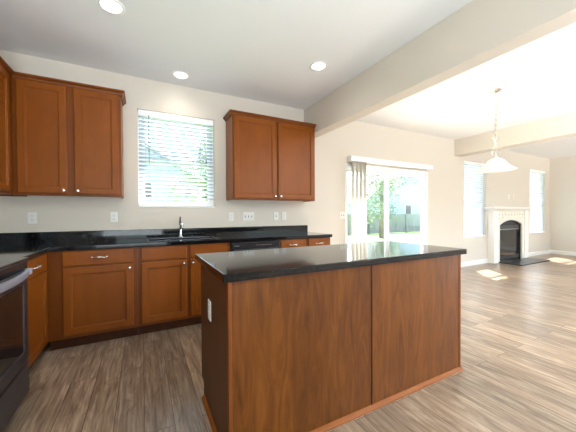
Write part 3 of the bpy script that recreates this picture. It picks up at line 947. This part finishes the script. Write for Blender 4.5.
# chain of links
mb = MB()
nl = 17
z_top, z_bot = -0.034, zs + 0.28
for k in range(nl):
    zc = z_top + (z_bot - z_top) * (k + 0.5) / nl
    hl = (z_top - z_bot) / nl / 2 + 0.006
    pts = []
    for j in range(13):
        a = 2 * PI * j / 12
        u, v = 0.009 * math.cos(a), hl * math.sin(a)
        pts.append((u * 0.7, 0, zc + v) if k % 2 else (0, u * 0.7, zc + v))
    mb.tube(pts, 0.0017, 6)
MB_chain = mb.build('chain', 'nickel', t, True)
cord = []
for k in range(21):
    f = k / 20; zc = z_top + (z_bot - z_top) * f
    cord.append((-0.012 - 0.03 * math.sin(f * PI), 0, zc))
MB().tube(cord, 0.0012, 6).build('cord', 'wand', t, True)
MB().lathe([(0.004, zs + 0.29), (0.010, zs + 0.28), (0.007, zs + 0.26), (0.006, zs + 0.05), (0.02, zs + 0.03), (0.03, zs + 0.0), (0.034, zs - 0.012)], seg=20).build('stem', 'nickel', t, True)
for q in range(3):
    a = q * 2 * PI / 3 + 0.5
    path = []
    ctl = [(0.0, 0.040), (0.15, 0.018), (0.3, 0.006), (0.42, 0.012), (0.6, 0.040), (0.78, 0.052), (0.9, 0.040), (1.0, 0.018)]
    for k in range(25):
        f = k / 24
        for (f0, r0), (f1, r1) in zip(ctl, ctl[1:]):
            if f0 <= f <= f1 + 1e-9:
                u = (f - f0) / (f1 - f0); u = u * u * (3 - 2 * u) if f0 >= 0.3 else u
                rad = r0 + (r1 - r0) * u; break
        path.append((rad * math.cos(a), rad * math.sin(a), zs + 0.275 - f * 0.255))
    MB().tube(path, 0.0042, 8).build('scroll_arm', 'nickel', t, True)
prof = [(0.036, zs), (0.060, zs - 0.006), (0.088, zs - 0.024), (0.112, zs - 0.054), (0.138, zs - 0.088), (0.172, zs - 0.118), (0.205, zs - 0.138), (0.222, zs - 0.146),
        (0.221, zs - 0.150), (0.203, zs - 0.143), (0.169, zs - 0.123), (0.134, zs - 0.093), (0.108, zs - 0.058), (0.085, zs - 0.029), (0.058, zs - 0.011), (0.036, zs - 0.005)]
MB().lathe(prof, seg=40, cap0=False, cap1=False).build('lamp_shade', 'shade', t, True)
MB().lathe([(0.004, zs - 0.02), (0.016, zs - 0.03), (0.028, zs - 0.06), (0.03, zs - 0.08), (0.02, zs - 0.105), (0.004, zs - 0.112)], seg=20).build('bulb', 'bulb', t, True)

# ------------------------------------------------------------------ outside
struct(MB().box(-60, 90, WT + 0.001, 90, -0.75, -0.62).build('ground', 'grass'))
tag(MB().box(2.2, 8.5, WT + 0.002, 4.2, -0.62, -0.08).build('patio_slab', 'patio', None, False, (5, 2.0, -0.62)), 'pale concrete patio outside the sliding door', 'patio')

def fence(x0, x1, y, z0, z1):
    t = thing('garden_fence', 'tall weathered board fence across the back garden', 'fence', ((x0 + x1) / 2, y, z0))
    cx = (x0 + x1) / 2
    mb = MB(); x = x0
    while x < x1:
        mb.box(x - cx, x + 0.138 - cx, -0.01, 0.01, 0.02, z1 - z0 + random.uniform(-0.02, 0.02)); x += 0.15
    mb.build('boards', 'fence', t)
    MB().box(x0 - cx, x1 - cx, 0.011, 0.05, 0.3, 0.39).build('rail', 'fence', t)
    MB().box(x0 - cx, x1 - cx, 0.011, 0.05, 1.5, 1.59).build('rail', 'fence', t)
    x = x0 + 1.2
    while x < x1:
        MB().box(x - cx - 0.05, x - cx + 0.05, -0.111, -0.011, 0, z1 - z0 + 0.06).build('post', 'fence', t); x += 2.4
fence(-12, 42, 15.0, -0.62, 1.18)

def house(label, x0, x1, y0, y1, zw, zr, axis='x'):
    t = thing('neighbour_house', label, 'house', ((x0 + x1) / 2, (y0 + y1) / 2, -0.62))
    l = Vector(t.location)
    def hp(nm, mb, m, par=t):
        bmesh.ops.translate(mb.bm, verts=mb.bm.verts[:], vec=-l); return mb.build(nm, m, par)
    xm = (x0 + x1) / 2
    hp('walls', MB().prism([(x0, -0.62), (x1, -0.62), (x1, zw), (xm, zr), (x0, zw)], 'y', y0, y1), 'siding')
    mb = MB(); o = 0.5; sl = (zr - zw) / (xm - x0)
    for s, e in ((-1, x0 - o), (1, x1 + o)):
        mb.prism([(xm, zr + 0.02), (e, zw - o * sl + 0.02), (e, zw - o * sl + 0.22), (xm, zr + 0.24)], 'y', y0 - 0.4, y1 + 0.4)
    hp('roof', mb, 'roof')
    for wx in (x0 + (x1 - x0) * 0.42, x0 + (x1 - x0) * 0.68):
        wz = zw - 1.6
        fr = hp('window_frame', MB().box(wx - 0.6, wx + 0.6, y0 - 0.05, y0 - 0.001, wz, wz + 1.4), 'vinyl')
        hp('pane', MB().box(wx - 0.52, wx + 0.52, y0 - 0.056, y0 - 0.051, wz + 0.08, wz + 1.32), 'slate', fr)
house('pale neighbouring house with a gabled roof seen through the sliding door', 23.0, 41, 21, 31, 2.6, 8.4)
house('pale neighbouring house behind the fence outside the kitchen window', -8, 4.0, 20, 30, 4.0, 7.8)

def tree(x, y, h, rad, label, seed):
    rnd = random.Random(seed)
    t = thing('tree', label, 'tree', (x, y, -0.62), 0)
    MB().tube([(0, 0, 0), (0.08, 0.03, h * 0.3), (-0.05, 0.0, h * 0.6)], 0.2, 10, [0.22, 0.15, 0.08]).build('trunk', 'bark', t, True)
    mb = MB()
    cs = [(rnd.gauss(0, rad * 0.4), rnd.gauss(0, rad * 0.4), h * 0.62 + rnd.gauss(0, h * 0.16), rad * rnd.uniform(0.28, 0.5)) for _ in range(16)]
    for _ in range(4500):
        cx, cy, cz, cr = rnd.choice(cs)
        v = Vector((rnd.gauss(0, 1), rnd.gauss(0, 1), rnd.gauss(0, 1))).normalized() * cr * rnd.uniform(0.6, 1.1) + Vector((cx, cy, cz))
        a = Vector((rnd.gauss(0, 1), rnd.gauss(0, 1), rnd.gauss(0, 1))).normalized(); b = a.orthogonal().normalized(); s = rnd.uniform(0.06, 0.13)
        q = [mb.bm.verts.new(v + a * s), mb.bm.verts.new(v + b * s * 0.6), mb.bm.verts.new(v - a * s), mb.bm.verts.new(v - b * s * 0.6)]
        mb.bm.faces.new(q)
    o = mb.build('foliage', 'leaf', t)
tree(16.0, 11.6, 6.0, 2.0, 'leafy tree seen through the left pane of the sliding door', 3)
tree(3.4, 11.5, 5.2, 1.8, 'leafy tree outside the right half of the kitchen window', 5)
tree(-2.2, 11.5, 6.0, 1.9, 'leafy tree outside the left half of the kitchen window', 9)
